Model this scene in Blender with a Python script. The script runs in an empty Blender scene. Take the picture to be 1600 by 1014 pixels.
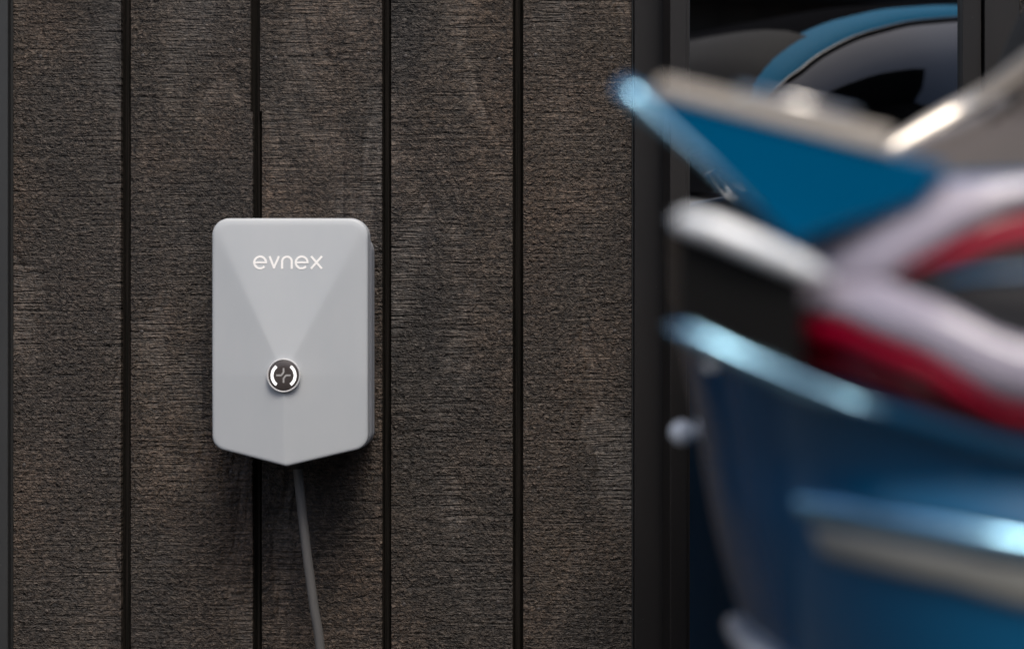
import bpy, bmesh, math, random
from mathutils import Vector, Matrix
random.seed(7)
R = math.radians
sc = bpy.context.scene
C = sc.collection

# ------------------------------------------------------------------ camera
CAMZ, D = 0.95, 3.6
cam_d = bpy.data.cameras.new('camera')
cam_d.sensor_width = 36.0
cam_d.lens = 36.0 * D / 1.6
cam_d.clip_start, cam_d.clip_end = 0.05, 2000
cam_d.dof.use_dof = True
cam_d.dof.focus_distance = D - 0.04
cam_d.dof.aperture_fstop = 1.8
cam = bpy.data.objects.new('camera', cam_d)
cam.location = (0, -D, CAMZ)
cam.rotation_euler = (R(90), 0, 0)
C.objects.link(cam)
sc.camera = cam

# ------------------------------------------------------------------ sky, sun, exposure
SUN_EL, SUN_AZ = 57.0, 167.0           # azimuth measured clockwise from +Y
w = bpy.data.worlds.new('World'); sc.world = w; w.use_nodes = True
nt = w.node_tree; nt.nodes.clear()
sky = nt.nodes.new('ShaderNodeTexSky'); sky.sky_type = 'NISHITA'; sky.sun_disc = False
sky.sun_elevation = R(SUN_EL); sky.sun_rotation = R(SUN_AZ)
sky.air_density = 1.0; sky.dust_density = 4.0; sky.ozone_density = 1.0
bg = nt.nodes.new('ShaderNodeBackground'); bg.inputs[1].default_value = 0.13
wo = nt.nodes.new('ShaderNodeOutputWorld')
nt.links.new(sky.outputs[0], bg.inputs[0]); nt.links.new(bg.outputs[0], wo.inputs[0])
sun_d = bpy.data.lights.new('sun', 'SUN'); sun_d.energy = 1.8; sun_d.angle = R(26); sun_d.color = (1, 0.95, 0.88)
sun = bpy.data.objects.new('sun', sun_d); C.objects.link(sun)
sdir = Vector((math.sin(R(SUN_AZ)) * math.cos(R(SUN_EL)), math.cos(R(SUN_AZ)) * math.cos(R(SUN_EL)), math.sin(R(SUN_EL))))
sun.rotation_euler = sdir.to_track_quat('Z', 'Y').to_euler()
sun.location = (-3, -6, 8)
vs = sc.view_settings
vs.view_transform = 'Standard'; vs.look = 'None'; vs.exposure = 0.3; vs.gamma = 1.0
vs.use_curve_mapping = False
sc.cycles.use_denoising = True
sc.cycles.max_bounces = 5
sc.cycles.diffuse_bounces = 2
sc.cycles.glossy_bounces = 4
sc.cycles.caustics_reflective = False
sc.cycles.caustics_refractive = False
sc.cycles.sample_clamp_indirect = 6.0

# ------------------------------------------------------------------ helpers
def mesh_obj(name, verts, faces, m, parent=None, smooth=False):
    me = bpy.data.meshes.new(name)
    me.from_pydata([tuple(v) for v in verts], [], faces)
    me.validate(); me.update()
    bm = bmesh.new(); bm.from_mesh(me)
    bmesh.ops.recalc_face_normals(bm, faces=bm.faces)
    bm.to_mesh(me); bm.free()
    if m: me.materials.append(m)
    o = bpy.data.objects.new(name, me); C.objects.link(o)
    if parent: o.parent = parent
    if smooth:
        for p in me.polygons: p.use_smooth = True
    return o

def empty(name, loc=(0, 0, 0), rz=0.0):
    o = bpy.data.objects.new(name, None); C.objects.link(o)
    o.location = loc; o.rotation_euler = (0, 0, rz); o.empty_display_size = 0.1
    return o

def tag(o, label, cat, group=None):
    o['label'] = label; o['category'] = cat
    if group: o['group'] = group
    return o

def struct(o):
    o['kind'] = 'structure'; return o

def bm_obj(name, bm, m, parent=None, smooth=False):
    me = bpy.data.meshes.new(name); bm.to_mesh(me); bm.free()
    if m: me.materials.append(m)
    o = bpy.data.objects.new(name, me); C.objects.link(o)
    if parent: o.parent = parent
    if smooth:
        for p in me.polygons: p.use_smooth = True
    return o

def box_bm(x0, x1, y0, y1, z0, z1, bev=0.0, seg=2, bm=None):
    own = bm is None
    if own: bm = bmesh.new()
    vs_ = [bm.verts.new(p) for p in ((x0, y0, z0), (x1, y0, z0), (x1, y1, z0), (x0, y1, z0), (x0, y0, z1), (x1, y0, z1), (x1, y1, z1), (x0, y1, z1))]
    for f in ((0, 3, 2, 1), (4, 5, 6, 7), (0, 1, 5, 4), (1, 2, 6, 5), (2, 3, 7, 6), (3, 0, 4, 7)):
        bm.faces.new([vs_[i] for i in f])
    if bev > 0:
        bmesh.ops.bevel(bm, geom=list(bm.edges), offset=bev, segments=seg, affect='EDGES', profile=0.5)
    return bm

def box(name, x0, x1, y0, y1, z0, z1, m, parent=None, bev=0.0, seg=2):
    return bm_obj(name, box_bm(x0, x1, y0, y1, z0, z1, bev, seg), m, parent)

def tube(name, pts, rad, m, parent=None, n=14, cap=True):
    """swept tube; rad is a number or a list"""
    P = [Vector(p) for p in pts]
    rr = rad if isinstance(rad, (list, tuple)) else [rad] * len(P)
    verts, faces = [], []
    up = Vector((0.13, 0.97, 0.2))
    for i, p in enumerate(P):
        t = (P[min(i + 1, len(P) - 1)] - P[max(i - 1, 0)]).normalized()
        a = t.cross(up); 
        if a.length < 1e-4: a = t.cross(Vector((1, 0, 0)))
        a.normalize(); b = t.cross(a).normalized()
        for k in range(n):
            an = 2 * math.pi * k / n
            verts.append(p + (a * math.cos(an) + b * math.sin(an)) * rr[i])
    for i in range(len(P) - 1):
        for k in range(n):
            k2 = (k + 1) % n
            faces.append((i * n + k, i * n + k2, (i + 1) * n + k2, (i + 1) * n + k))
    if cap:
        faces.append(tuple(range(n - 1, -1, -1)))
        faces.append(tuple((len(P) - 1) * n + k for k in range(n)))
    return mesh_obj(name, verts, faces, m, parent, True)

def spline(ctrl, n):
    """Catmull-Rom through control points"""
    P = [Vector(c) for c in ctrl]
    P = [P[0] * 2 - P[1]] + P + [P[-1] * 2 - P[-2]]
    out = []
    for i in range(1, len(P) - 2):
        for k in range(n):
            t = k / n
            a, b, c, d = P[i - 1], P[i], P[i + 1], P[i + 2]
            out.append(0.5 * ((2 * b) + (c - a) * t + (2 * a - 5 * b + 4 * c - d) * t * t + (3 * b - a - 3 * c + d) * t ** 3))
    out.append(P[-2])
    return out

def interp(x, tab):
    if x <= tab[0][0]: return tab[0][1]
    for (a, fa), (b, fb) in zip(tab, tab[1:]):
        if x <= b:
            t = (x - a) / (b - a); return fa + (fb - fa) * t
    return tab[-1][1]

# ------------------------------------------------------------------ materials
def mat(name, col=(0.5, 0.5, 0.5), rough=0.5, **kw):
    m = bpy.data.materials.new(name); m.use_nodes = True
    b = m.node_tree.nodes['Principled BSDF']
    b.inputs['Base Color'].default_value = (*col, 1); b.inputs['Roughness'].default_value = rough
    for k, v in kw.items():
        b.inputs[k.replace('_', ' ')].default_value = v
    return m

class NB:
    """small node-graph builder"""
    def __init__(s, m): s.t = m.node_tree; s.bsdf = s.t.nodes['Principled BSDF']
    def n(s, typ, **kw):
        nd = s.t.nodes.new(typ)
        for k, v in kw.items(): setattr(nd, k, v)
        return nd
    def link(s, a, b): s.t.links.new(a, b)
    def noise(s, vec, scale, detail=3, rough=0.55, dist=0.0):
        nd = s.n('ShaderNodeTexNoise'); nd.inputs['Scale'].default_value = scale
        nd.inputs['Detail'].default_value = detail; nd.inputs['Roughness'].default_value = rough
        nd.inputs['Distortion'].default_value = dist
        s.link(vec, nd.inputs['Vector']); return nd.outputs['Fac']
    def mapping(s, vec, scale=(1, 1, 1), loc=(0, 0, 0), rot=(0, 0, 0)):
        nd = s.n('ShaderNodeMapping'); nd.inputs['Scale'].default_value = scale
        nd.inputs['Location'].default_value = loc; nd.inputs['Rotation'].default_value = rot
        s.link(vec, nd.inputs['Vector']); return nd.outputs[0]
    def math(s, op, a, b=None, clamp=False):
        nd = s.n('ShaderNodeMath', operation=op, use_clamp=clamp)
        for i, v in enumerate((a, b)):
            if v is None: continue
            if isinstance(v, (int, float)): nd.inputs[i].default_value = v
            else: s.link(v, nd.inputs[i])
        return nd.outputs[0]
    def ramp(s, fac, stops):
        nd = s.n('ShaderNodeValToRGB'); el = nd.color_ramp.elements
        while len(el) < len(stops): el.new(0.5)
        for e, (p, c) in zip(el, stops):
            e.position = p; e.color = (*c, 1) if len(c) == 3 else c
        s.link(fac, nd.inputs[0]); return nd.outputs[0]
    def mix(s, fac, a, b, typ='MIX'):
        nd = s.n('ShaderNodeMix', data_type='RGBA', blend_type=typ)
        for i, v in ((0, fac), (6, a), (7, b)):
            if isinstance(v, (int, float)): nd.inputs[i].default_value = v
            elif isinstance(v, tuple): nd.inputs[i].default_value = (*v, 1)
            else: s.link(v, nd.inputs[i])
        return nd.outputs[2]
    def bump(s, h, strength, dist):
        nd = s.n('ShaderNodeBump'); nd.inputs['Strength'].default_value = strength
        nd.inputs['Distance'].default_value = dist
        s.link(h, nd.inputs['Height']); s.link(nd.outputs[0], s.bsdf.inputs['Normal']); return nd

def make_timber():
    m = mat('dark_stained_rough_sawn_timber', (0.05, 0.04, 0.035), 0.5)
    b = NB(m)
    g = b.n('ShaderNodeNewGeometry').outputs['Position']
    oi = b.n('ShaderNodeObjectInfo').outputs['Random']
    off = b.n('ShaderNodeCombineXYZ'); b.link(b.math('MULTIPLY', oi, 3.7), off.inputs[1]); b.link(b.math('MULTIPLY', oi, 11.0), off.inputs[2])
    add = b.n('ShaderNodeVectorMath', operation='ADD'); b.link(g, add.inputs[0]); b.link(off.outputs[0], add.inputs[1])
    p = add.outputs[0]
    # saw marks run across the boards; torn grain in between; smooth early-wood patches run up the boards
    saw = b.noise(b.mapping(p, (20, 1, 235)), 1.0, 2, 0.65)
    saw2 = b.noise(b.mapping(p, (6, 1, 105)), 1.0, 2, 0.5)
    torn = b.noise(b.mapping(p, (130, 1, 160)), 1.0, 3, 0.78, 0.6)
    torn2 = b.noise(b.mapping(p, (80, 1, 95)), 1.0, 2, 0.6, 0.8)
    patch = b.noise(b.mapping(p, (9, 1, 3.2)), 1.0, 3, 0.55, 0.7)
    pm = b.ramp(patch, [(0.38, (0.26,) * 3), (0.48, (0.78,) * 3), (0.60, (1.1,) * 3)])
    cuts = b.ramp(saw2, [(0.34, (0,) * 3), (0.42, (1,) * 3)])
    h = b.math('ADD', b.math('MULTIPLY', saw, 0.40), b.math('MULTIPLY', cuts, 0.14))
    t = b.math('ADD', b.math('MULTIPLY', torn, 1.1), b.math('MULTIPLY', torn2, 0.85))
    h = b.math('ADD', h, b.math('MULTIPLY', t, pm))
    b.bump(h, 1.0, 0.020)
    low = b.noise(b.mapping(p, (4, 1, 2.3)), 1.0, 2, 0.6)
    warm = b.noise(b.mapping(p, (7, 1, 5)), 1.0, 2, 0.65)
    base = b.mix(b.ramp(warm, [(0.4, (0,) * 3), (0.62, (1,) * 3)]), (0.057, 0.0445, 0.0345), (0.069, 0.050, 0.0370))
    base = b.mix(b.ramp(low, [(0.35, (0,) * 3), (0.7, (1,) * 3)]), base, (0.034, 0.030, 0.027))
    base = b.mix(1.0, base, b.ramp(oi, [(0, (0.86, 0.87, 0.88)), (1, (1.14, 1.12, 1.10))]), 'MULTIPLY')
    relief_shade = b.math('ADD', b.math('MULTIPLY', torn, 0.72), b.math('MULTIPLY', saw, 0.28))  # crevice shade and lit fibres put into the colour, following the relief
    base = b.mix(b.ramp(relief_shade, [(0.40, (0,) * 3), (0.50, (0.35,) * 3), (0.62, (1,) * 3)]), b.mix(1.0, base, (0.35, 0.34, 0.34), 'MULTIPLY'), b.mix(1.0, base, (2.3, 2.2, 2.1), 'MULTIPLY'))
    b.link(base, b.bsdf.inputs['Base Color'])
    b.bsdf.inputs['Specular IOR Level'].default_value = 0.55
    return m
M_TIMBER = make_timber()

def make_groove():
    m = mat('groove_timber', (0.012, 0.010, 0.009), 0.8)
    b = NB(m); g = b.n('ShaderNodeNewGeometry').outputs['Position']
    v = b.noise(b.mapping(g, (420, 1, 5)), 1.0, 3, 0.6)
    b.link(b.ramp(v, [(0.35, (0.003, 0.003, 0.002)), (0.65, (0.015, 0.012, 0.010))]), b.bsdf.inputs['Base Color'])
    b.bump(v, 0.6, 0.001)
    return m
M_GROOVE = make_groove(); M_GROOVE.node_tree.nodes['Principled BSDF'].inputs['Specular IOR Level'].default_value = 0.1

M_NAIL = mat('stained_nail', (0.040, 0.033, 0.029), 0.45)
def make_powder(name, col, rough, spec=0.5, dust=True):
    m = mat(name, col, rough); b = NB(m)
    g = b.n('ShaderNodeNewGeometry').outputs['Position']
    fine = b.noise(b.mapping(g, (900, 900, 900)), 1.0, 2, 0.5)
    b.bump(fine, 0.25, 0.0006)
    cl = b.noise(b.mapping(g, (11, 11, 3)), 1.0, 4, 0.6)
    c = b.mix(b.ramp(cl, [(0.35, (0,) * 3), (0.7, (1,) * 3)]), tuple(x * 0.88 for x in col), tuple(x * 1.12 for x in col))
    if dust:
        sp = b.n('ShaderNodeTexVoronoi'); sp.inputs['Scale'].default_value = 38; b.link(g, sp.inputs['Vector'])
        s2 = b.ramp(sp.outputs['Distance'], [(0.0, (1,) * 3), (0.035, (0,) * 3)])
        c = b.mix(b.math('MULTIPLY', s2, 0.6), c, (0.3, 0.29, 0.27))
    b.link(c, b.bsdf.inputs['Base Color'])
    b.bsdf.inputs['Specular IOR Level'].default_value = spec
    return m
M_ALU = make_powder('dark_powder_coat', (0.016, 0.0145, 0.014), 0.40, 0.3)
M_TRIM = make_powder('grey_powder_coat', (0.030, 0.031, 0.031), 0.4)
M_SEAL = mat('black_rubber', (0.008, 0.008, 0.008), 0.6)

def make_cover():
    m = mat('satin_grey_plastic', (0.46, 0.465, 0.475), 0.42); b = NB(m)
    g = b.n('ShaderNodeNewGeometry').outputs['Position']
    b.bump(b.noise(b.mapping(g, (1500, 1500, 1500)), 1.0, 2, 0.5), 0.10, 0.0003)
    cl = b.noise(b.mapping(g, (16, 16, 9)), 1.0, 5, 0.65)
    b.link(b.ramp(cl, [(0.3, (0.432, 0.456, 0.474)), (0.7, (0.456, 0.476, 0.490))]), b.bsdf.inputs['Base Color'])
    b.link(b.ramp(cl, [(0.3, (0.38,) * 3), (0.7, (0.47,) * 3)]), b.bsdf.inputs['Roughness'])
    return m
M_COVER = make_cover()
M_HOUSING = make_powder('slate_grey_plastic', (0.33, 0.345, 0.375), 0.45, dust=False)
M_WHITE = mat('white_print', (0.92, 0.9, 0.87), 0.45)
M_DISC = mat('smoked_disc', (0.060, 0.050, 0.047), 0.28)
M_GREYPRINT = mat('grey_print', (0.42, 0.41, 0.40), 0.4)
M_RING = mat('bright_ring', (0.62, 0.62, 0.62), 0.3)
M_LED = mat('white_led', (0.9, 0.9, 0.9), 0.4)
_b = M_LED.node_tree.nodes['Principled BSDF']; _b.inputs['Emission Color'].default_value = (1, 0.99, 0.97, 1); _b.inputs['Emission Strength'].default_value = 0.7
def make_cable():
    m = mat('grey_rubber_cable', (0.075, 0.073, 0.072), 0.42); b = NB(m)
    g = b.n('ShaderNodeNewGeometry').outputs['Position']
    v = b.noise(b.mapping(g, (60, 60, 12)), 1.0, 4, 0.6)
    b.link(b.ramp(v, [(0.3, (0.10, 0.098, 0.096)), (0.7, (0.145, 0.14, 0.135))]), b.bsdf.inputs['Base Color'])
    return m
M_CABLE = make_cable()

def make_paint():
    m = mat('blue_car_paint', (0.003, 0.095, 0.200), 0.28); b = NB(m)
    b.bsdf.inputs['Metallic'].default_value = 0.0; b.bsdf.inputs['Specular IOR Level'].default_value = 0.0; b.bsdf.inputs['Coat IOR'].default_value = 1.5
    b.bsdf.inputs['Coat Weight'].default_value = 1.0; b.bsdf.inputs['Coat Roughness'].default_value = 0.03
    g = b.n('ShaderNodeTexCoord').outputs['Object']
    v = b.noise(b.mapping(g, (2500, 2500, 2500)), 1.0, 1, 0.5)
    b.link(b.ramp(v, [(0.3, (0.0, 0.072, 0.165)), (0.7, (0.0, 0.092, 0.205))]), b.bsdf.inputs['Base Color'])
    return m
M_PAINT = make_paint()
M_CARGLASS = mat('dark_car_glass', (0.006, 0.007, 0.008), 0.03, Coat_Weight=0.6)
M_CHROME = mat('satin_chrome', (0.75, 0.73, 0.70), 0.16, Metallic=1.0)
M_SKYGLINT = mat('pale_blue_sky_highlight', (0.36, 0.66, 0.86), 0.24, Metallic=1.0)  # pale blue metal carries the sky highlights of the blue paint
M_WHITEGLINT = mat('white_highlight', (0.90, 0.93, 0.95), 0.15, Coat_Weight=1.0)  # white colour stands in for bright highlights on lamp, bumper and knob
M_PILLAR = mat('warm_grey_pillar', (0.11, 0.092, 0.078), 0.3)
M_WARMTRIM = mat('warm_bright_trim', (0.82, 0.75, 0.66), 0.35, Metallic=0.6)
M_RAIL = mat('blue_roof_rail', (0.0, 0.16, 0.30), 0.6, Specular_IOR_Level=0.02)
M_BLACKROOF = mat('matt_black_roof', (0.010, 0.010, 0.011), 0.9, Specular_IOR_Level=0.0)
M_TINT = mat('tinted_rear_glass', (0.006, 0.006, 0.007), 0.6, Specular_IOR_Level=0.02)
M_GLOSSBLACK = mat('black_plastic', (0.012, 0.008, 0.006), 0.3, Specular_IOR_Level=0.2)
M_SATINGREY = mat('satin_grey_trim', (0.50, 0.45, 0.39), 0.3)
M_SILVER = mat('grey_reflector_panel', (0.25, 0.25, 0.225), 0.35)
M_CLEAR = mat('frosted_clear_lens', (0.34, 0.31, 0.37), 0.22, Coat_Weight=0.5)
M_RED = mat('red_lens', (0.26, 0.0, 0.018), 0.35, Specular_IOR_Level=0.12)
M_DKRED = mat('dark_red_lens', (0.055, 0.0, 0.004), 0.2, Specular_IOR_Level=0.3)
M_SMOKE = mat('smoked_lens', (0.010, 0.010, 0.010), 0.12, Specular_IOR_Level=0.3)
M_CAVITY = mat('lamp_cavity', (0.016, 0.016, 0.018), 0.5, Specular_IOR_Level=0.1)
M_TYRE = mat('tyre_rubber', (0.02, 0.02, 0.02), 0.85)
M_RIM = mat('alloy_rim', (0.55, 0.55, 0.56), 0.25, Metallic=1.0)

def make_glass():
    m = bpy.data.materials.new('window_glass'); m.use_nodes = True
    t = m.node_tree; t.nodes.clear()
    out = t.nodes.new('ShaderNodeOutputMaterial'); mx = t.nodes.new('ShaderNodeMixShader')
    tr = t.nodes.new('ShaderNodeBsdfTransparent'); tr.inputs[0].default_value = (0.35, 0.36, 0.36, 1)
    gl = t.nodes.new('ShaderNodeBsdfGlossy'); gl.inputs['Roughness'].default_value = 0.0; gl.inputs[0].default_value = (0.95, 0.97, 1, 1)
    fr = t.nodes.new('ShaderNodeFresnel'); fr.inputs[0].default_value = 1.9
    mu = t.nodes.new('ShaderNodeMath'); mu.operation = 'MULTIPLY'; mu.inputs[1].default_value = 6.0; mu.use_clamp = True
    t.links.new(fr.outputs[0], mu.inputs[0]); t.links.new(mu.outputs[0], mx.inputs[0])
    t.links.new(tr.outputs[0], mx.inputs[1]); t.links.new(gl.outputs[0], mx.inputs[2]); t.links.new(mx.outputs[0], out.inputs[0])
    return m
M_GLASS = make_glass()
M_ROOM = mat('dark_room', (0.02, 0.018, 0.016), 0.9)
M_CURTAIN = mat('brown_curtain', (0.09, 0.065, 0.05), 0.9)

def make_concrete():
    m = mat('asphalt', (0.06, 0.06, 0.06), 0.85); b = NB(m)
    g = b.n('ShaderNodeNewGeometry').outputs['Position']
    v = b.noise(g, 1.3, 6, 0.65); f = b.noise(g, 160, 3, 0.6)
    b.link(b.mix(0.35, b.ramp(v, [(0.3, (0.045, 0.044, 0.043)), (0.7, (0.075, 0.073, 0.07))]), b.ramp(f, [(0.3, (0.03,) * 3), (0.7, (0.10,) * 3)])), b.bsdf.inputs['Base Color'])
    b.bump(f, 0.4, 0.002); return m
M_CONC = make_concrete()
def make_boards():
    m = mat('weathered_brown_boards', (0.16, 0.10, 0.07), 0.8); b = NB(m)
    g = b.n('ShaderNodeNewGeometry').outputs['Position']
    oi = b.n('ShaderNodeObjectInfo').outputs['Random']
    v = b.noise(b.mapping(g, (30, 30, 1.5)), 1.0, 4, 0.6)
    c = b.ramp(v, [(0.3, (0.38, 0.25, 0.165)), (0.7, (0.52, 0.38, 0.28))])
    b.link(b.mix(1.0, c, b.ramp(oi, [(0, (0.2,) * 3), (1, (1.0,) * 3)]), 'MULTIPLY'), b.bsdf.inputs['Base Color'])
    b.bump(v, 0.4, 0.003); return m
M_BOARDS = make_boards()
M_LEAF = mat('dark_leaves', (0.035, 0.06, 0.018), 0.6)
M_ROOF = mat('charcoal_roofing', (0.03, 0.03, 0.032), 0.6)
M_HOUSE = mat('dark_brown_cladding', (0.035, 0.026, 0.021), 0.8)

# ------------------------------------------------------------------ the setting: ground
g = mesh_obj('ground', [(-400, -400, 0), (400, -400, 0), (400, 400, 0), (-400, 400, 0)], [(0, 1, 2, 3)], M_CONC); struct(g)

def WX(px): return (px - 800) / 1000.0
def WZ(py): return CAMZ + (507 - py) / 1000.0
TOP, BOT = 2.55, 0.06

# ------------------------------------------------------------------ cladding wall
wall = empty('cladding_wall', (0, 0, 0))
tag(wall, 'dark brown rough sawn timber wall of vertical grooved boards behind the grey charger', 'wall')
def plank(outline, seed):
    """outline: list of (x, z) anticlockwise seen from the camera; front face at y = 0"""
    bm = bmesh.new()
    f = [bm.verts.new((x, 0.0, z)) for x, z in outline]
    b_ = [bm.verts.new((x, 0.019, z)) for x, z in outline]
    ff = bm.faces.new(f); bm.faces.new(list(reversed(b_)))
    n = len(f)
    for i in range(n):
        j = (i + 1) % n
        bm.faces.new([f[j], f[i], b_[i], b_[j]])
    bmesh.ops.recalc_face_normals(bm, faces=bm.faces)
    ed = [e for e in ff.edges]
    bmesh.ops.bevel(bm, geom=ed, offset=0.0016, segments=2, affect='EDGES', profile=0.5)
    return bm_obj('board', bm, M_TIMBER, wall)
ZJ = WZ(175)
def rect(a, b): return [(a, BOT), (b, BOT), (b, TOP), (a, TOP)]
def pl(px0, px1): plank(rect(WX(px0), WX(px1)), px0)
pl(20.5, 189)
plank([(WX(204), BOT), (WX(395), BOT), (WX(395), ZJ), (WX(391.5), ZJ), (WX(391.5), TOP), (WX(204), TOP)], 2)
plank([(WX(409), BOT), (WX(597), BOT), (WX(597), TOP), (WX(406), TOP), (WX(406), ZJ + 0.001), (WX(409), ZJ + 0.001)], 3)
pl(611, 801); pl(817.5, 990)
for k in range(4): pl(1593 + k * 204, 1593 + k * 204 + 189)
for k in range(4): pl(-85 - 189 - k * 204, -85 - k * 204)
# ply behind the grooves, with a lap strip standing in every groove
box('backing_sheet', WX(-1100), WX(990), 0.0195, 0.030, BOT, TOP, M_GROOVE, wall)
box('backing_sheet', WX(1593), WX(2500), 0.0195, 0.030, BOT, TOP, M_GROOVE, wall)
for a, b in ((194, 201.5), (400.5, 406), (601, 608.5), (805, 813.5)):
    box('lap_strip', WX(a), WX(b), 0.012, 0.0194, BOT, TOP, M_GROOVE, wall, 0.0012)
box('soffit_board', WX(-1100), WX(2500), -0.45, 0.03, TOP + 0.02, TOP + 0.05, M_ALU, wall)

# nail heads, stained over
nb = bmesh.new(); bmesh.ops.create_uvsphere(nb, u_segments=12, v_segments=6, radius=0.0034, matrix=Matrix.Diagonal((1, 0.28, 1, 1)))
nme = bpy.data.meshes.new('nail_head'); nb.to_mesh(nme); nb.free(); nme.materials.append(M_NAIL)
for p_ in nme.polygons: p_.use_smooth = True
for px_, py_ in ((962, 730), (960, 521), (63, 90), (377, 79), (152, 521), (40, 730), (362, 735), (224, 521), (632, 728), (780, 520), (839, 735), (632, 90), (782, 96), (838, 84), (958, 90), (430, 92), (575, 88), (160, 92), (222, 88), (780, 940), (632, 946), (840, 950)):
    o = bpy.data.objects.new('nail_head', nme); C.objects.link(o); o.parent = wall
    o.location = (WX(px_ + random.uniform(-3, 3)), 0.0002, WZ(py_ + random.uniform(-4, 4)))
# narrow grey metal trim at the left edge
tr = empty('metal_trim', (WX(-20), 0, BOT))
box('flange', WX(-80) - WX(-20), WX(15) - WX(-20), -0.012, 0.018, 0, TOP - BOT, M_TRIM, tr, 0.002)
box('shadow_gap_seal', WX(15.5) - WX(-20), WX(20.2) - WX(-20), 0.004, 0.016, 0, TOP - BOT, M_SEAL, tr)
tag(tr, 'slim grey metal edge trim running up the far left of the wall', 'trim')

# ------------------------------------------------------------------ window beside the wall
SILL, HEAD = 0.14, 2.15
win = empty('window', (WX(990), 0, SILL))
tag(win, 'tall window with dark aluminium frame, reflecting part of the blue car', 'window')
def wb(name, a, b, y0, y1, m, bev=0.0015, z0=0.0, z1=HEAD - SILL, parent=win):
    return box(name, WX(a) - WX(990), WX(b) - WX(990), y0, y1, z0, z1, m, parent, bev)
wb('jamb', 990.5, 1047.5, -0.012, 0.06, M_ALU)
wb('jamb', 1536, 1590.5, -0.012, 0.06, M_ALU)
wb('head', 1047.8, 1535.7, -0.010, 0.06, M_ALU, z0=HEAD - SILL - 0.06, z1=HEAD - SILL)
wb('sill', 1047.8, 1535.7, -0.030, 0.06, M_ALU, z0=0, z1=0.05)
wb('drip_strip', 987, 990.2, -0.004, 0.02, M_SEAL)
wb('drip_strip', 1590.8, 1592.8, -0.002, 0.02, M_SEAL)
# sash: stiles, rails and pane on a hinge at the right
SASH_ANGLE = R(11.0)
hx = WX(1533) - WX(990)
sash = empty('sash', (hx, -0.004, 0.052), 0); sash.parent = win
SW = 0.502; SH = HEAD - SILL - 0.06 - 0.054
def sb(name, a, b, y0, y1, z0, z1, m, bev=0.0015): return box(name, a, b, y0, y1, z0, z1, m, sash, bev)
sb('stile', -SW, -SW + 0.026, 0.0, 0.045, 0, SH, M_ALU)
sb('glazing_bead', -SW + 0.0262, -SW + 0.033, 0.006, 0.04, 0.03, SH - 0.03, M_ALU)
sb('stile', -0.031, 0, 0.0, 0.045, 0, SH, M_ALU)
sb('rail', -SW + 0.0262, -0.0312, 0.0, 0.045, 0, 0.0295, M_ALU)
sb('rail', -SW + 0.0262, -0.0312, 0.0, 0.045, SH - 0.0295, SH, M_ALU)
sb('pane', -SW + 0.033, -0.031, 0.012, 0.016, 0.03, SH - 0.03, M_GLASS, 0)
sash.rotation_euler = (0, 0, SASH_ANGLE)
# dim room behind the glass
room = empty('room_interior', (WX(1290), 0.07, 0)); struct(room)
rx0, rx1 = -1.2, 1.6
rm = bmesh.new()
for a in ((rx0, rx1, 2.5, 2.55, 0.0, 2.5), (rx0, rx0 + 0.05, 0.0, 2.5, 0.0, 2.5), (rx1 - 0.05, rx1, 0.0, 2.5, 0.0, 2.5), (rx0, rx1, 0.0, 2.5, 2.5, 2.55), (rx0, rx1, 0, 2.5, 0.002, 0.05),
          (rx0, WX(990) - WX(1290), -0.03, 0.0, 0.0, 2.5), (WX(1592) - WX(1290), rx1, -0.03, 0, 0.0, 2.5)):
    box_bm(*a, bm=rm)
bm_obj('room_shell', rm, M_ROOM, room)
cv, cf = [], []
N = 60
for i in range(N + 1):
    x = WX(1120) + 0.2 * i / N
    y = 0.30 + 0.018 * math.sin(i * 0.9) + 0.01 * math.sin(i * 2.3)
    cv += [(x, y, 0.1), (x, y, 2.3)]
for i in range(N): cf.append((2 * i, 2 * i + 2, 2 * i + 3, 2 * i + 1))
cur = mesh_obj('curtain', cv, cf, M_CURTAIN, None, True)
sol = cur.modifiers.new('thickness', 'SOLIDIFY'); sol.thickness = 0.003
tag(cur, 'dark brown curtain hanging behind the window glass', 'curtain')

# ------------------------------------------------------------------ wall charger
FY = -0.14                                    # front rim plane
K = D / (D + FY)
def CX(px): return (px - 800) / 1000.0 / K
def CZ(py): return CAMZ + (507 - py) / 1000.0 / K
bx0, bx1, bzt = CX(331), CX(575), CZ(341)
bcx = (bx0 + bx1) / 2; bzs, bzv = CZ(699), CZ(727.5)
ax, az = CX(446), CZ(586)
chg = empty('wall_charger', (bcx, 0, bzv))
tag(chg, 'pale grey wall mounted vehicle charger with white lettering and round black button', 'charger')
OFF = Vector((bcx, 0, bzv))

def rounded(poly, radii, n=10):
    out = []
    L = len(poly)
    for i in range(L):
        p0, p1, p2 = Vector(poly[i - 1]), Vector(poly[i]), Vector(poly[(i + 1) % L])
        a = (p0 - p1).normalized(); b = (p2 - p1).normalized()
        ang = a.angle(b); d = radii[i] / math.tan(ang / 2)
        c = p1 + (a + b).normalized() * (radii[i] / math.sin(ang / 2))
        s = p1 + a * d; e = p1 + b * d
        v0, v1 = s - c, e - c
        full = v0.angle(v1); sg = 1 if (v0.x * v1.y - v0.y * v1.x) > 0 else -1
        for k in range(n + 1):
            t = sg * full * k / n
            out.append((c.x + v0.x * math.cos(t) - v0.y * math.sin(t), c.y + v0.x * math.sin(t) + v0.y * math.cos(t)))
    return out
def resample(pts, step):
    out = []
    for i in range(len(pts)):
        a = Vector(pts[i]); b = Vector(pts[(i + 1) % len(pts)])
        k = max(1, int((b - a).length / step))
        for j in range(k): out.append(tuple(a + (b - a) * j / k))
    return out
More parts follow.
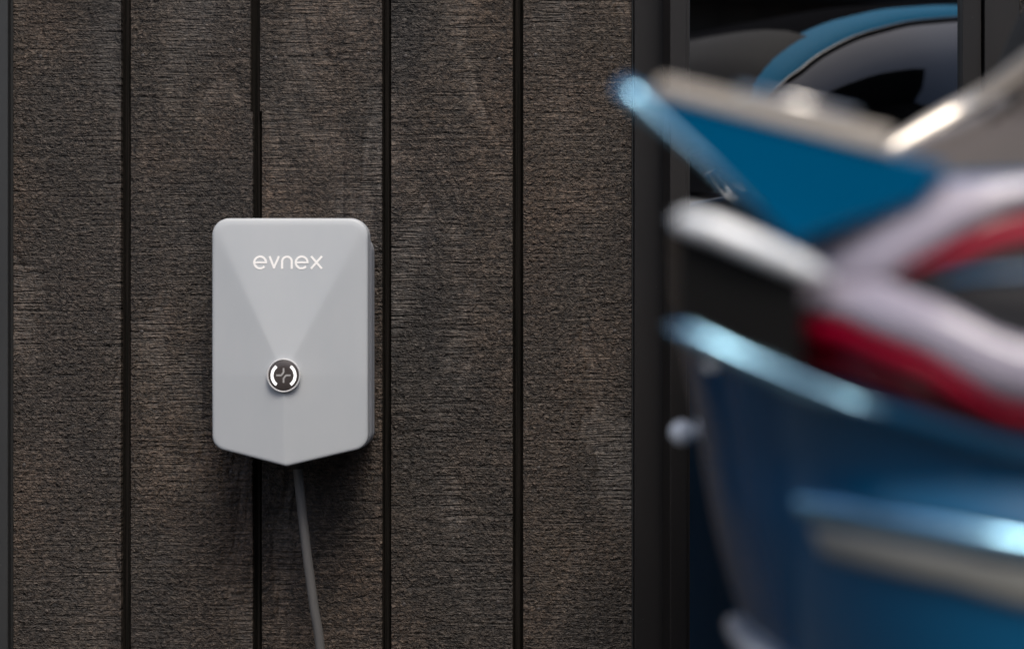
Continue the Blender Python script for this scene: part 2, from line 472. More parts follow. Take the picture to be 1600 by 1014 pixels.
def chevron(inset=0.0, top=0.0, r=(0.026, 0.026, 0.022, 0.010, 0.022)):
    i = inset
    return rounded([(bx0 + i, bzt - i - top), (bx1 - i, bzt - i - top), (bx1 - i, bzs + i * 0.8), (bcx - 0.003, bzv + i), (bx0 + i, bzs + i * 0.8)], r)
H0 = 0.025
def relief(x, z):
    """three facets meeting at the button: top, left, right, with softened creases"""
    ht = H0 * (bzt - z) / (bzt - az)
    hl = H0 * (x - bx0) / (ax - bx0) - 0.030 * max(0, az - z)
    hr = H0 * (bx1 - x) / (bx1 - ax) - 0.030 * max(0, az - z)
    s = 0.00030 + 0.0008 * max(0, min(1, (z - az) / (bzt - az))) ** 2
    m_ = min(ht, hl, hr)
    return m_ - s * math.log(sum(math.exp(-(q - m_) / s) for q in (ht, hl, hr)))
OUT = resample(chevron(), 0.0045)
cv, cf = [], []
n = len(OUT); c0 = (ax, az - 0.02)
rings = []
# rim: from the skirt round the edge, then into the face
for inset, y in ((0.0, 0.035), (0.0, 0.0045), (0.0004, 0.0026), (0.0014, 0.0011), (0.0028, 0.0003)):
    rings.append([(c0[0] + (x - c0[0]) * (1 - inset / 0.125), c0[1] + (z - c0[1]) * (1 - inset / 0.18), y) for x, z in OUT])
for k in range(1, 46):
    s = 1 - 0.0028 / 0.125 - (1 - 0.0028 / 0.125) * (k / 46.0)
    rings.append([(c0[0] + (x - c0[0]) * s, c0[1] + (z - c0[1]) * s, 0.0) for x, z in OUT])
base_rel = [relief(x, z) for x, z in OUT]
for ri, rg in enumerate(rings):
    for i, (x, z, dy) in enumerate(rg):
        hgt = relief(x, z)
        if ri == 0: yy = FY + 0.040
        else: yy = FY + dy - hgt
        cv.append((x - OFF.x, yy, z - OFF.z))
for k in range(len(rings) - 1):
    for i in range(n):
        j = (i + 1) % n
        cf.append((k * n + i, k * n + j, (k + 1) * n + j, (k + 1) * n + i))
cv.append((c0[0] - OFF.x, FY - relief(*c0), c0[1] - OFF.z)); last = len(cv) - 1
for i in range(n): cf.append(((len(rings) - 1) * n + i, (len(rings) - 1) * n + (i + 1) % n, last))
cover = mesh_obj('front_cover', cv, cf, M_COVER, chg, True)

def prism_ring(name, outline, levels, m, parent):
    """outline rings at (y, inset about centre)"""
    v, f = [], []; nn = len(outline)
    for y, ins in levels:
        for x, z in outline:
            v.append((bcx + (x - bcx) * (1 - ins / 0.117) - OFF.x, y, c0[1] + (z - c0[1]) * (1 - ins / 0.18) - OFF.z))
    for k in range(len(levels) - 1):
        for i in range(nn):
            j = (i + 1) % nn; f.append((k * nn + i, k * nn + j, (k + 1) * nn + j, (k + 1) * nn + i))
    f.append(tuple(range(nn))); f.append(tuple((len(levels) - 1) * nn + i for i in range(nn)))
    return mesh_obj(name, v, f, m, parent, False)
prism_ring('cover_skirt', chevron(-0.0004), ((FY + 0.0405, 0.0), (FY + 0.058, 0.0002), (FY + 0.0595, 0.0016)), M_HOUSING, chg)
prism_ring('seal_strip', chevron(0.004), ((FY + 0.0597, 0.0), (FY + 0.0635, 0.0)), M_SEAL, chg)
prism_ring('back_housing', chevron(-0.0012, 0.020, (0.03, 0.03, 0.026, 0.012, 0.026)), ((FY + 0.0637, 0.0012), (FY + 0.066, 0.0), (FY + 0.100, -0.0008), (FY + 0.102, 0.0008), (FY + 0.104, -0.0008), (-0.012, -0.001)), M_HOUSING, chg)
prism_ring('mounting_plate', chevron(0.010, 0.025), ((-0.0118, 0.0), (-0.0004, 0.0)), M_SEAL, chg)

# lettering: five strokes letters printed on the upper facet, each a thin raised ribbon
def ribbon(name, pts, wd, m, parent, lift=0.0005, closed=False, flat=None, thick=0.0006):
    P = [Vector(p) for p in pts]; v, f = [], []
    for i, p in enumerate(P):
        t = (P[min(i + 1, len(P) - 1)] - P[max(i - 1, 0)])
        t.normalize(); nn = Vector((-t.y, t.x)) * wd / 2
        for q in (p + nn, p - nn):
            yy = (FY - relief(q.x, q.y) if flat is None else flat)
            v.append((q.x - OFF.x, yy - lift, q.y - OFF.z)); v.append((q.x - OFF.x, yy + thick * 0.0 + 0.0004, q.y - OFF.z))
    for i in range(len(P) - 1):
        a = i * 4; b = a + 4
        f += [(a, a + 2, b + 2, b), (a, b, b + 1, a + 1), (a + 2, a + 3, b + 3, b + 2)]
    L = (len(P) - 1) * 4
    f += [(0, 1, 3, 2), (L, L + 2, L + 3, L + 1)]
    return v, f
def join_strokes(name, strokes, m, parent):
    V, F = [], []
    for v, f in strokes:
        o = len(V); V += v; F += [tuple(i + o for i in q) for q in f]
    return mesh_obj(name, V, F, m, parent)
def arc(cx, cz, rx, rz, a0, a1, k=26): return [(cx + rx * math.cos(R(a0 + (a1 - a0) * i / k)), cz + rz * math.sin(R(a0 + (a1 - a0) * i / k))) for i in range(k + 1)]
SWD = 0.0032
def letter_e(px):
    cx, cz = CX(px), CZ(410.5)
    r_ = 0.0088
    return [ribbon('', arc(cx, cz, r_, r_, 0, 318), SWD, None, None), ribbon('', [(cx - r_ + 0.0005, cz - 0.0001), (cx + r_ + SWD / 2, cz - 0.0001)], SWD * 0.86, None, None, 0.00055)]
join_strokes('letter', letter_e(407.2), M_WHITE, cover)['label'] = 'white letter e'
def L(a, b, lift=0.0005): return ribbon('', [(CX(a[0]), CZ(a[1])), (CX((a[0] + b[0]) / 2), CZ((a[1] + b[1]) / 2)), (CX(b[0]), CZ(b[1]))], SWD, None, None, lift)
join_strokes('letter', [L((421.8, 400.6), (429.4, 419.8)), L((428.4, 419.8), (436.6, 400.6), 0.00055)], M_WHITE, cover)['label'] = 'white letter v'
nn_ = [(CX(441.6), CZ(420.6))] + [(CX(449.1) + CX(0) - CX(0) + (0.0072) * math.cos(R(a)), CZ(409.0) + 0.0072 * math.sin(R(a))) for a in range(180, -1, -9)] + [(CX(456.6), CZ(420.6))]
join_strokes('letter', [ribbon('', nn_, SWD, None, None)], M_WHITE, cover)['label'] = 'white letter n'
join_strokes('letter', letter_e(472.0), M_WHITE, cover)['label'] = 'white letter e'
join_strokes('letter', [L((486.6, 400.6), (503.6, 420.2)), L((486.6, 420.2), (503.6, 400.6), 0.00055)], M_WHITE, cover)['label'] = 'white letter x'

# round button
by = FY - relief(ax, az) + 0.0005
def lathe_y(name, prof, m, parent, seg=64):
    """prof: (radius, y) from outside back to centre front"""
    v, f = [], []
    for r_, y in prof:
        for k in range(seg):
            a = 2 * math.pi * k / seg
            v.append((ax + r_ * math.cos(a) - OFF.x, y, az + r_ * math.sin(a) - OFF.z))
    for i in range(len(prof) - 1):
        for k in range(seg):
            k2 = (k + 1) % seg; f.append((i * seg + k, i * seg + k2, (i + 1) * seg + k2, (i + 1) * seg + k))
    return v, f
BR = 0.0252
v, f = lathe_y('', [(BR, by + 0.006), (BR, by - 0.0036), (BR - 0.0004, by - 0.0043), (BR - 0.0012, by - 0.0046), (BR - 0.0020, by - 0.0043), (BR - 0.0024, by - 0.0030), (BR - 0.003, by - 0.0026)], None, None)
btn = mesh_obj('button', v, f, M_RING, chg, True)
v, f = lathe_y('', [(BR - 0.0022, by - 0.0026), (BR - 0.0026, by - 0.0036), (BR - 0.0032, by - 0.0040), (0.010, by - 0.0042), (0.0001, by - 0.0042)], None, None)
mesh_obj('button_face', v, f, M_DISC, btn, True)
fy = by - 0.0041
def flat_ribbon(pts, wd, lift=0.0004): return ribbon('', pts, wd, None, None, lift, flat=fy)
for s in (1, -1):
    a0, a1 = (-52, 52) if s > 0 else (128, 232)
    join_strokes('light_arc', [flat_ribbon(arc(ax + 0.0000, az, 0.0172, 0.0172, a0, a1), 0.0040)], M_LED, btn)
def BP(zx, zy): return (ax + (zx - 616) / 4.225 / 1000 / K, az - (zy - 277) / 4.225 / 1000 / K)
join_strokes('cross_mark', [flat_ribbon([BP(568, 276), BP(594, 276), BP(599, 276), BP(603, 273), BP(613, 260), BP(616, 256), BP(616, 251), BP(616, 228)], 0.0024), flat_ribbon([BP(662, 276), BP(638, 276), BP(633, 276), BP(629, 279), BP(619, 292), BP(616, 296), BP(616, 301), BP(616, 325)], 0.0024, 0.00045)], M_GREYPRINT, btn)

# cable and gland
cz0 = bzv + 0.012
CY = -0.062
kc = D / (D + CY)
def QX(px): return (px - 800) / 1000.0 / kc
def QZ(py): return CAMZ + (507 - py) / 1000.0 / kc
pts = spline([(QX(463.5), CY, QZ(700)), (QX(466), CY, QZ(740)), (QX(471), CY, QZ(790)), (QX(480), CY + 0.002, QZ(870)), (QX(490.5), CY + 0.006, QZ(950)), (QX(500), CY + 0.012, QZ(1020)),
              (QX(516), CY + 0.022, 0.25), (QX(540), CY - 0.01, 0.06), (QX(640), CY - 0.12, 0.011), (QX(900), -0.3, 0.011), (QX(1200), -0.34, 0.011)], 10)
pts = [Vector(p) - OFF for p in pts]
tube('cable', pts, 0.0073, M_CABLE, chg, 20)
gl = [Vector((QX(463.6), CY, QZ(690))) - OFF, Vector((QX(465.4), CY, QZ(732.5))) - OFF]
tube('cable_gland', gl, [0.0105, 0.0095], M_SEAL, chg, 24)
# ------------------------------------------------------------------ blue car parked beside the wall
PSI = R(8.0); CARY = -1.9; WC, LC, NE = 0.86, 0.30, 2.7
car = empty('parked_car', (0, CARY, 0), -PSI)
tag(car, 'glossy blue car out of focus in the foreground, its tail light facing the camera', 'car')
def tail_x(z): return interp(z, [(.2, .22), (.45, .185), (.62, .148), (.75, .112), (.90, .086), (.96, .074), (1.06, .072)])
def half_w(z): return interp(z, [(.2, .76), (.4, .80), (.6, .828), (.74, .842), (.795, .850), (.82, .838), (.84, .832), (.895, .856), (.91, .860), (.95, .854), (1.07, .80)])
def S(t, z, off=0.0):
    def raw(t, z):
        w_ = half_w(z)
        if t < math.pi / 2:
            return Vector((tail_x(z) + LC * (1 - max(0.0, math.cos(t)) ** (2 / NE)), WC - w_ * max(1e-6, math.sin(t)) ** (2 / NE), z))
        return Vector((tail_x(z) + LC + (t - math.pi / 2), WC - w_, z))
    p = raw(t, z)
    if off:
        du = raw(t + 0.01, z) - raw(t - 0.01, z); dz = raw(t, z + 0.004) - raw(t, z - 0.004)
        nn = du.cross(dz).normalized()
        if nn.y > 0.2 or (nn.x > 0.1): nn = -nn
        p = p + nn * off
    return p
def mirror(p): return Vector((p[0], 2 * WC - p[1], p[2]))

# lower body: plan outlines stacked in height
NOSE, LF, NF = 4.25, 0.75, 2.4
def outline(z):
    half = []
    for k in range(1, 25): half.append(S(math.pi / 2 * k / 24, z))
    xs = tail_x(z) + LC; xe = NOSE - LF - (0.1 if z < 0.4 else 0)
    for k in range(1, 15): half.append(Vector((xs + (xe - xs) * k / 14, WC - half_w(z), z)))
    for k in range(1, 16):
        a = math.pi / 2 * k / 16
        half.append(Vector((xe + LF * math.sin(a) ** (2 / NF), WC - half_w(z) * math.cos(a) ** (2 / NF), z)))
    full = half + [Vector((xe + LF, WC, z))] + [mirror(p) for p in reversed(half)] + [Vector((tail_x(z), WC, z))]
    out = []
    for p in full:
        s_ = max(0.0, min(1.0, (p.x - 2.5) / 1.6)); s_ = s_ * s_ * (3 - 2 * s_)
        out.append(Vector((p.x, p.y, p.z - s_ * 0.22 * max(0, (p.z - 0.55) / 0.5))))
    return out
ZL = [.2, .22, .28, .36, .45, .52, .58, .62, .66, .70, .74, .77, .79, .80, .81, .82, .83, .84, .855, .87, .885, .895, .903, .91, .92, .94, .98, 1.02, 1.045]
V_, F_ = [], []
rings_ = [outline(z) for z in ZL]
top = outline(1.05)
for ins, z in ((0.008, 1.055), (0.022, 1.062), (0.05, 1.066)):
    rings_.append([Vector((p.x + (2.1 - p.x) * ins / 2.1, p.y + (WC - p.y) * ins / WC, p.z + z - 1.05)) for p in top])
nr = len(rings_[0])
for rg in rings_: V_ += rg
for k in range(len(rings_) - 1):
    for i in range(nr):
        j = (i + 1) % nr; F_.append((k * nr + i, k * nr + j, (k + 1) * nr + j, (k + 1) * nr + i))
F_.append(tuple(range(nr))); F_.append(tuple((len(rings_) - 1) * nr + i for i in range(nr)))
mesh_obj('body', V_, F_, M_PAINT, car, True)

# roof and pillars: cross-sections along the car
def roof_z(x): return sum(roof_raw(x + d) for d in (-.03, -.02, -.01, 0, .01, .02, .03)) / 7 if x > .42 else roof_raw(x)
def roof_raw(x): return interp(x, [(.24, 1.075), (.30, 1.118), (.38, 1.160), (.41, 1.20), (.44, 1.28), (.48, 1.375), (.54, 1.445), (.62, 1.50), (.72, 1.545), (.85, 1.58), (1.0, 1.60), (1.35, 1.615), (1.7, 1.61), (2.1, 1.56), (2.5, 1.40), (2.9, 1.20), (3.2, 1.02)])
def cab_w(x): return interp(x, [(.24, .62), (.4, .69), (.8, .75), (1.5, .77), (2.4, .76), (3.2, .66)])
ZB = 1.045
def cab(x, z, side=-1, off=0.0):
    zr = roof_z(x); f_ = max(0.0, min(1.0, (z - ZB) / max(0.01, zr - ZB)))
    v = cab_w(x) * (1 - f_ ** 4.4) ** (1 / 4.4) * (1 - 0.20 * (z - ZB) / 0.45)
    return Vector((x, WC + side * (v + off), z))
XS = [.24 + (3.2 - .24) * (k / 60.0) ** 1.7 for k in range(61)]
V_, F_ = [], []
M2 = 40
for x in XS:
    zr = max(roof_z(x), ZB + 0.004)
    for k in range(M2 + 1):
        a = math.pi * k / M2
        f_ = max(0, math.sin(a)) ** (2 / 4.4); c_ = math.cos(a)
        z = ZB - 0.02 + (zr - ZB + 0.02) * f_
        v = cab_w(x) * (abs(c_) ** (2 / 4.4)) * (1 if c_ > 0 else -1) * (1 - 0.20 * max(0, z - ZB) / 0.45)
        V_.append((x, WC - v, z))
for i in range(60):
    for k in range(M2): F_.append((i * (M2 + 1) + k, i * (M2 + 1) + k + 1, (i + 1) * (M2 + 1) + k + 1, (i + 1) * (M2 + 1) + k))
F_.append(tuple(range(M2 + 1))); F_.append(tuple(60 * (M2 + 1) + k for k in range(M2 + 1)))
roof = mesh_obj('roof', V_, F_, M_BLACKROOF, car, True)

BAND = 0.035
def dlo(x): return ZB + 0.030, roof_z(x) - BAND - 0.03 * max(0, min(1, (x - .38) / .2))
for side in (-1, 1):
    V_, F_ = [], []; nx, nz = 60, 10
    xs = [.36 + (2.6 - .36) * (k / nx) ** 1.6 for k in range(nx + 1)]
    for x in xs:
        a, b = dlo(x); b = max(b, a + 0.004)
        for k in range(nz + 1): V_.append(cab(x, a + (b - a) * k / nz, side, 0.004))
    for i in range(nx):
        for k in range(nz): F_.append((i * (nz + 1) + k, (i + 1) * (nz + 1) + k, (i + 1) * (nz + 1) + k + 1, i * (nz + 1) + k + 1))
    sw = mesh_obj('side_window', V_, F_, M_CARGLASS, car, True)
    tp = [cab(x, max(dlo(x)[1], dlo(x)[0] + 0.004) + 0.004, side, 0.005) for x in xs]
    tube('window_trim', tp, 0.0060, M_GLOSSBLACK, sw, 10)
    V_, F_ = [], []; xr = [.425 + (2.6 - .425) * (k / nx) ** 1.6 for k in range(nx + 1)]
    for x in xr:
        a = dlo(x)[1] + 0.006; b = ZB + (roof_z(x) - ZB) * 0.955
        for k in range(7): V_.append(cab(x, a + (b - a) * k / 6, side, 0.010 + 0.006 * math.sin(math.pi * k / 6)))
    for i in range(nx):
        for k in range(6): F_.append((i * 7 + k, (i + 1) * 7 + k, (i + 1) * 7 + k + 1, i * 7 + k + 1))
    mesh_obj('roof_rail', V_, F_, M_RAIL, car, True)
    V_, F_ = [], []; xq = [.272 + .022 * k for k in range(17)]
    def qtop(x): return min(roof_z(x) - 0.004, 1.156 + .42 * (x - .38))
    for x in xq:
        for k in range(6): V_.append(cab(x, ZB + 0.006 + (max(qtop(x), ZB + .012) - ZB - 0.006) * k / 5, side, 0.008))
    for i_ in range(16):
        for k in range(5): F_.append((i_ * 6 + k, (i_ + 1) * 6 + k, (i_ + 1) * 6 + k + 1, i_ * 6 + k + 1))
    qp = mesh_obj('quarter_pillar', V_, F_, M_PILLAR, car, True)
    tube('pillar_trim', [cab(x, qtop(x), side, 0.009) for x in xq], [.008, .010, .012] + [.0135] * 12 + [.010, .006], M_WARMTRIM if side < 0 else M_PAINT, qp, 12)
    # door pillar
    px_ = 1.35
    V_ = [cab(px_ + dx, z, side, 0.0065) for z in [dlo(px_)[0] + (dlo(px_)[1] - dlo(px_)[0]) * k / 8 for k in range(9)] for dx in (0, 0.09)]
    mesh_obj('door_pillar', V_, [(2 * k, 2 * k + 1, 2 * k + 3, 2 * k + 2) for k in range(8)], M_GLOSSBLACK, car, True)
def top_patch(name, xa, xb, frac, m):
    V_, F_ = [], []; nx, nv = 24, 16
    for i in range(nx + 1):
        x = xa + (xb - xa) * i / nx; zr = roof_z(x)
        for k in range(nv + 1):
            u = -frac + 2 * frac * k / nv
            z = ZB - 0.02 + (zr - ZB + 0.02) * (1 - abs(u) ** 4.4) ** (1 / 4.4)
            V_.append((x - 0.003, WC + u * cab_w(x) * (1 - 0.20 * max(0, z - ZB) / 0.45), z + 0.004))
    for i in range(nx):
        for k in range(nv): F_.append((i * (nv + 1) + k, (i + 1) * (nv + 1) + k, (i + 1) * (nv + 1) + k + 1, i * (nv + 1) + k + 1))
    return mesh_obj(name, V_, F_, m, car, True)
top_patch('rear_window', .405, .66, .84, M_TINT)
top_patch('windscreen', 2.3, 3.05, .86, M_CARGLASS)

# tail spoiler standing proud of the boot, with a grey lip and bright strip on top
def extrude_v(name, secs, m, parent, bev=0.0, seg=3):
    """secs: list of (v, [(x, z)...])"""
    bm = bmesh.new(); rows = [[bm.verts.new((x, v, z)) for x, z in poly] for v, poly in secs]
    nn = len(rows[0])
    for a, b in zip(rows, rows[1:]):
        for i in range(nn):
            j = (i + 1) % nn; bm.faces.new([a[i], a[j], b[j], b[i]])
    e0 = bm.faces.new(rows[0]); e1 = bm.faces.new(list(reversed(rows[-1])))
    bmesh.ops.recalc_face_normals(bm, faces=bm.faces)
    if bev:
        ed = set(e0.edges) | set(e1.edges)
        for a, b in zip(rows, rows[1:]):
            for i in range(nn):
                e = bm.edges.get((a[i], b[i]))
                if e: ed.add(e)
        bmesh.ops.bevel(bm, geom=list(ed), offset=bev, segments=seg, affect='EDGES', profile=0.6, clamp_overlap=True)
    o = bm_obj(name, bm, m, parent)
    return o
def sp(k): return [(.078 + .006 * k, 1.131 - .006 * k), (.274, 1.078), (.318, 1.066), (.300, 1.040), (.205 + .02 * k, 1.009 + .03 * k)]
spo = extrude_v('spoiler', [(.026, sp(0)), (.20, sp(.6)), (.86, sp(1)), (2 * WC - .20, sp(.6)), (2 * WC - .026, sp(0))], M_PAINT, car, 0.004, 3)
def lip(k): return [(.100, 1.1225), (.109, 1.133), (.278, 1.092), (.278, 1.0745)]
extrude_v('spoiler_lip', [(.0225, lip(0)), (.86, lip(1)), (2 * WC - .0225, lip(0))], M_SATINGREY, spo, 0.003, 3)
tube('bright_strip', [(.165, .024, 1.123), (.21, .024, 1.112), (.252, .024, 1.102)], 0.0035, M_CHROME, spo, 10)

tube('spoiler_edge_highlight', [(.079, .027, 1.128), (.090, .024, 1.116), (.115, .024, 1.094), (.14, .025, 1.072), (.18, .026, 1.034)], [.008, .008, .0045, .003, .001], M_SKYGLINT, spo, 12)  # sky highlight on the spoiler edge, put in as a pale tube

# black panel across the tail under the spoiler
def strip(name, topl, botl, m, parent, off=0.004, bulge=0.0, nseg=6, sub=8, side=-1, m_mirror=False):
    def sub_line(L_):
        out = []
        for (t0, z0), (t1, z1) in zip(L_, L_[1:]):
            for k in range(sub): out.append((t0 + (t1 - t0) * k / sub, z0 + (z1 - z0) * k / sub))
        out.append(L_[-1]); return out
    A, B = sub_line(topl), sub_line(botl)
    V_, F_ = [], []
    for (ta, za), (tb, zb) in zip(A, B):
        for k in range(nseg + 1):
            u = k / nseg
            o_ = off + bulge * math.sqrt(max(0, 1 - (2 * u - 1) ** 2)) - (0.006 if k in (0, nseg) else 0)
            p = S(ta + (tb - ta) * u, za + (zb - za) * u, o_)
            V_.append(p if side < 0 else mirror(p))
    nn = nseg + 1
    for i in range(len(A) - 1):
        for k in range(nseg): F_.append((i * nn + k, (i + 1) * nn + k, (i + 1) * nn + k + 1, i * nn + k + 1))
    o = mesh_obj(name, V_, F_, m, parent, True)
    return o
def surf_tube(name, pts, rad, off, m, parent, side=-1, sub=8):
    out, rr = [], []
    for a, b in zip(pts, pts[1:]):
        for k in range(sub): out.append((a[0] + (b[0] - a[0]) * k / sub, a[1] + (b[1] - a[1]) * k / sub))
    out.append(pts[-1])
    Q = [S(t, z, off) for t, z in out]
    if side > 0: Q = [mirror(q) for q in Q]
    n_ = len(Q)
    rr = [rad * min(1.0, 0.35 + 3.0 * min(i, n_ - 1 - i) / n_ * 2) for i in range(n_)]
    return tube(name, Q, rr, m, parent, 12)
for side in (-1, 1):
    strip('tailgate_panel', [(.02, 1.058), (.43, 1.058), (.87, 1.05), (1.20, 1.045)], [(.02, 1.040), (.43, 1.036), (.87, 1.016), (1.20, 0.995)], M_GLOSSBLACK, car, 0.003, 0, side=side)
    tl = empty('tail_light'); tl.parent = car
    tl['label'] = 'wraparound tail light with clear, red and smoked sections'
    # smoked backing for the whole lamp
    strip('lamp_housing', [(.30, 1.044), (.43, 1.040), (.87, 1.018), (1.09, 1.002), (1.31, 1.028), (1.475, 1.056), (1.60, 1.058), (1.72, 1.058)],
          [(.30, .957), (.43, .953), (.84, .932), (1.07, .912), (1.36, .892), (1.50, .874), (1.60, .866), (1.72, .90)], M_SMOKE, tl, 0.004, 0.002, nseg=8, side=side)
    strip('inner_cavity', [(1.36, .984), (1.455, 1.010), (1.575, 1.042), (1.70, 1.048)], [(1.36, .976), (1.46, .958), (1.56, .934), (1.66, .918)], M_CAVITY, tl, 0.0075, 0.0, side=side)
    mv = (lambda v: v) if side < 0 else (lambda v: 2 * WC - v)
    fin = [(.119, 1.020), (.126, 1.027), (.17, 1.010), (.213, .992), (.213, .912), (.17, .928), (.126, .947), (.118, .956)]
    extrude_v('lamp_fin', [(mv(.020), fin), (mv(.075), fin), (mv(.15), [(x + .012, z) for x, z in fin])], M_SMOKE, tl, 0.004, 3)
    tube('lamp_edge_highlight', [(.121, mv(.020), 1.026), (.128, mv(.015), 1.026), (.15, mv(.013), 1.019), (.18, mv(.014), 1.006), (.213, mv(.018), .991), (.232, mv(.034), .984)], [.006, .009, .010, .010, .009, .005], M_WHITEGLINT if side < 0 else M_CLEAR, tl, 14)  # sky streak on the lamp edge, put in as a white bar
    tube('ledge_highlight', [(.117, mv(.020), .948), (.13, mv(.014), .944), (.17, mv(.013), .925), (.213, mv(.016), .907), (.25, mv(.028), .892), (.29, mv(.016), .884)], [.004, .006, .006, .005, .004, .002], M_SKYGLINT, car, 12)  # sky highlight at the fin's lower edge, put in as pale blue
    strip('upper_lens', [(1.08, .999), (1.20, 1.012), (1.31, 1.026), (1.475, 1.054), (1.60, 1.056), (1.70, 1.056)],
          [(1.08, .966), (1.20, .968), (1.345, .982), (1.455, 1.006), (1.575, 1.036), (1.70, 1.046)], M_CLEAR, tl, 0.012, 0.003, side=side)
    strip('lower_lens', [(1.075, .972), (1.20, .980), (1.345, .980), (1.46, .962), (1.56, .937), (1.66, .92)],
          [(1.075, .962), (1.266, .951), (1.41, .928), (1.52, .899), (1.57, .893), (1.66, .90)], M_CLEAR, tl, 0.0125, 0.003, side=side)
    strip('red_lens', [(1.12, .958), (1.266, .949), (1.41, .926), (1.52, .897), (1.57, .892), (1.66, .895)],
          [(1.04, .944), (1.25, .934), (1.40, .912), (1.53, .884), (1.57, .880), (1.66, .884)], M_RED, tl, 0.012, 0.002, side=side)
    strip('lower_red_lens', [(1.00, .946), (1.25, .933), (1.40, .911), (1.53, .8835), (1.57, .8795), (1.66, .8835)],
          [(1.00, .921), (1.24, .906), (1.38, .892), (1.53, .871), (1.57, .868), (1.66, .876)], M_DKRED, tl, 0.010, 0.001, side=side)
    strip('inner_red_lens', [(1.38, .985), (1.46, 1.001), (1.575, 1.028), (1.66, 1.038)], [(1.38, .982), (1.49, .992), (1.57, 1.004), (1.66, 1.010)], M_RED, tl, 0.009, 0.004, side=side)
    strip('inner_strip', [(1.46, .981), (1.52, .985), (1.58, .987), (1.66, .988)], [(1.46, .977), (1.52, .979), (1.58, .980), (1.66, .982)], M_PAINT, tl, 0.009, 0.003, side=side)
    # ledge of the body below the lamp
    surf_tube('lamp_ledge_highlight', [(.30, .953), (.43, .949), (.84, .927), (1.07, .907), (1.25, .893)], 0.006, 0.008, M_SKYGLINT, car, side)  # sky highlight of the ledge painted as a pale blue tube
    surf_tube('lamp_ledge', [(.30, .951), (.43, .947), (.84, .925), (1.07, .905), (1.36, .884), (1.53, .864), (1.62, .856), (1.9, .85), (2.4, .848)], 0.010, 0.002, M_PAINT, car, side)
    # bumper crease and silver insert
    surf_tube('crease_highlight', [(1.00, .814), (1.03, .812), (1.19, .809), (1.35, .802), (1.52, .792), (1.62, .788), (1.95, .785)], 0.009, 0.004, M_SKYGLINT, car, side)  # sky highlight on the crease, coloured in pale blue
    strip('bumper_insert', [(1.03, .798), (1.19, .795), (1.35, .788), (1.52, .778), (1.62, .774), (1.9, .772)], [(1.06, .772), (1.247, .764), (1.39, .757), (1.50, .744), (1.62, .736), (1.9, .740)], M_SILVER, car, 0.004, 0.001, side=side)
    surf_tube('bumper_lower_highlight', [(.30, .672), (.45, .670), (.70, .667), (.85, .664)], 0.010, 0.006, M_WHITEGLINT, car, side)  # white highlight low on the bumper, put in as a tube
hx_ = tail_x(.83)
tube('highlight_knob', [(hx_ + .02, .75, .836), (hx_ - .006, .75, .836)] + [(hx_ - .022 - .014 * math.cos(R(a)), .75, .836) for a in (150, 120, 90, 60, 30, 5)], [.006, .006] + [.014 * math.sin(R(a)) for a in (150, 120, 90, 60, 30, 5)], M_WHITEGLINT, car, 16)  # added knob, coloured white for the bright spot beside the bumper
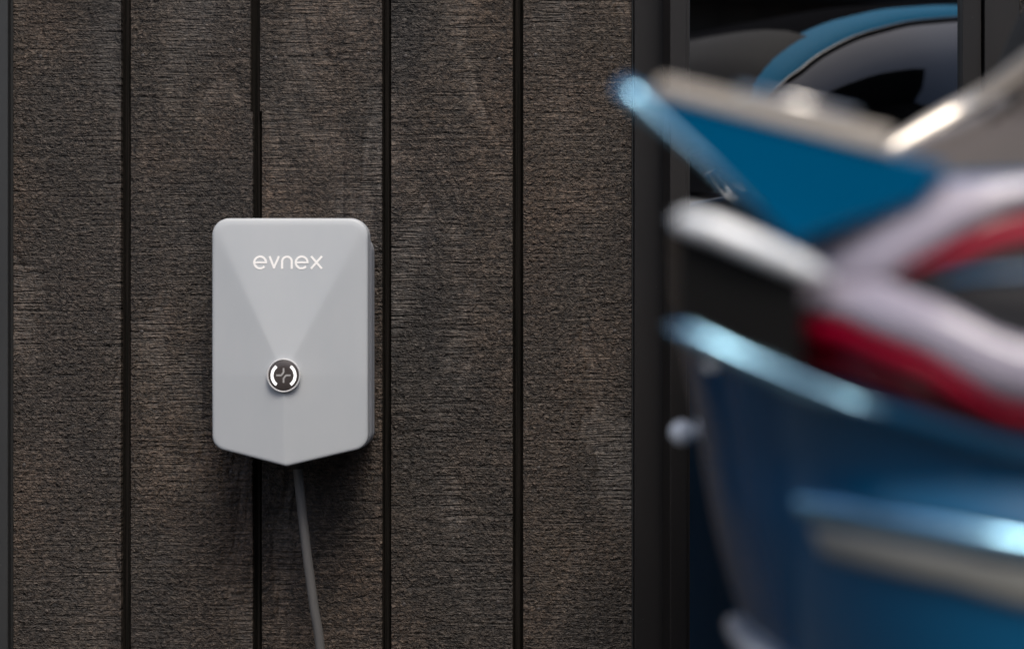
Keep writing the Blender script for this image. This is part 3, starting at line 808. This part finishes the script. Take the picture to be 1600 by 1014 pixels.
# wheels
def wheel(x, v, sgn):
    wv, wf = [], []
    prof = [(.19, -.10), (.29, -.105), (.315, -.09), (.325, -.05), (.325, .05), (.315, .09), (.29, .105), (.19, .10)]
    seg = 40
    for r_, y in prof:
        for k in range(seg): a = 2 * math.pi * k / seg; wv.append((r_ * math.cos(a), y, r_ * math.sin(a)))
    for i in range(len(prof) - 1):
        for k in range(seg): k2 = (k + 1) % seg; wf.append((i * seg + k, i * seg + k2, (i + 1) * seg + k2, (i + 1) * seg + k))
    e = empty('wheel', (x, v, .325)); e.parent = car
    mesh_obj('tyre', wv, wf, M_TYRE, e, True)
    rb = bmesh.new()
    for k in range(5):
        a = 2 * math.pi * k / 5
        sub_ = box_bm(0.0, .19, .085, .10, -.03, .03)
        bmesh.ops.rotate(sub_, verts=sub_.verts, cent=(0, 0, 0), matrix=Matrix.Rotation(a, 3, 'Y'))
        tmp = bpy.data.meshes.new('t'); sub_.to_mesh(tmp); sub_.free(); rb.from_mesh(tmp); bpy.data.meshes.remove(tmp)
    bmesh.ops.create_cone(rb, cap_ends=True, segments=32, radius1=.19, radius2=.19, depth=.12, matrix=Matrix.Rotation(math.pi / 2, 4, 'X'))
    if sgn < 0: bmesh.ops.rotate(rb, verts=rb.verts, cent=(0, 0, 0), matrix=Matrix.Rotation(math.pi, 3, 'Z'))
    bm_obj('rim', rb, M_RIM, e)
for x in (.85, 3.45):
    wheel(x, .135, -1); wheel(x, 2 * WC - .135, 1)
# ------------------------------------------------------------------ what the glass and the paint mirror
# neighbouring house across the drive
hs = empty('neighbour_house', (3.0, -10.5, 0))
tag(hs, 'dark brown house across the driveway, mirrored in the window', 'house')
box('wall', -7, 6, -6, 0, 0.0, 3.1, M_HOUSE, hs)
for k in range(40):
    x = -6.9 + k * 0.33
    box('batten', x, x + 0.05, 0.0005, 0.03, 0.02, 3.08, M_HOUSE, hs)
extr = bmesh.new()
box_bm(-7.4, 6.4, -6.4, 0.5, 3.102, 3.32, bm=extr)
bm_obj('roof', extr, M_ROOF, hs)
# unseen board fence, added to put brown stripes into the bumper reflections
fn = empty('added_board_fence', (-4.2, -0.16, 0))
tag(fn, 'added, unseen brown timber screen fence of wide spaced boards beside the driveway, left of the wall', 'fence')
fb = box_bm(-0.012, 0.012, -0.17, 0.17, 0.03, 1.8, 0.003, 1)
bme = bpy.data.meshes.new('board'); fb.to_mesh(bme); fb.free(); bme.materials.append(M_BOARDS)
for k in range(17):
    o = bpy.data.objects.new('board', bme); C.objects.link(o); o.parent = fn
    o.location = (random.uniform(-.003, .003), -k * 0.55, random.uniform(-.01, .01))
box('added_dark_panel', -0.10, -0.075, -9.2, 0.1, 0.03, 1.8, M_HOUSE, fn)  # dark panel added to keep bright sky out of the board gaps
for z in (0.4, 1.5): box('fence_rail', -0.06, -0.0125, -9.2, 0.1, z, z + 0.09, M_BOARDS, fn)
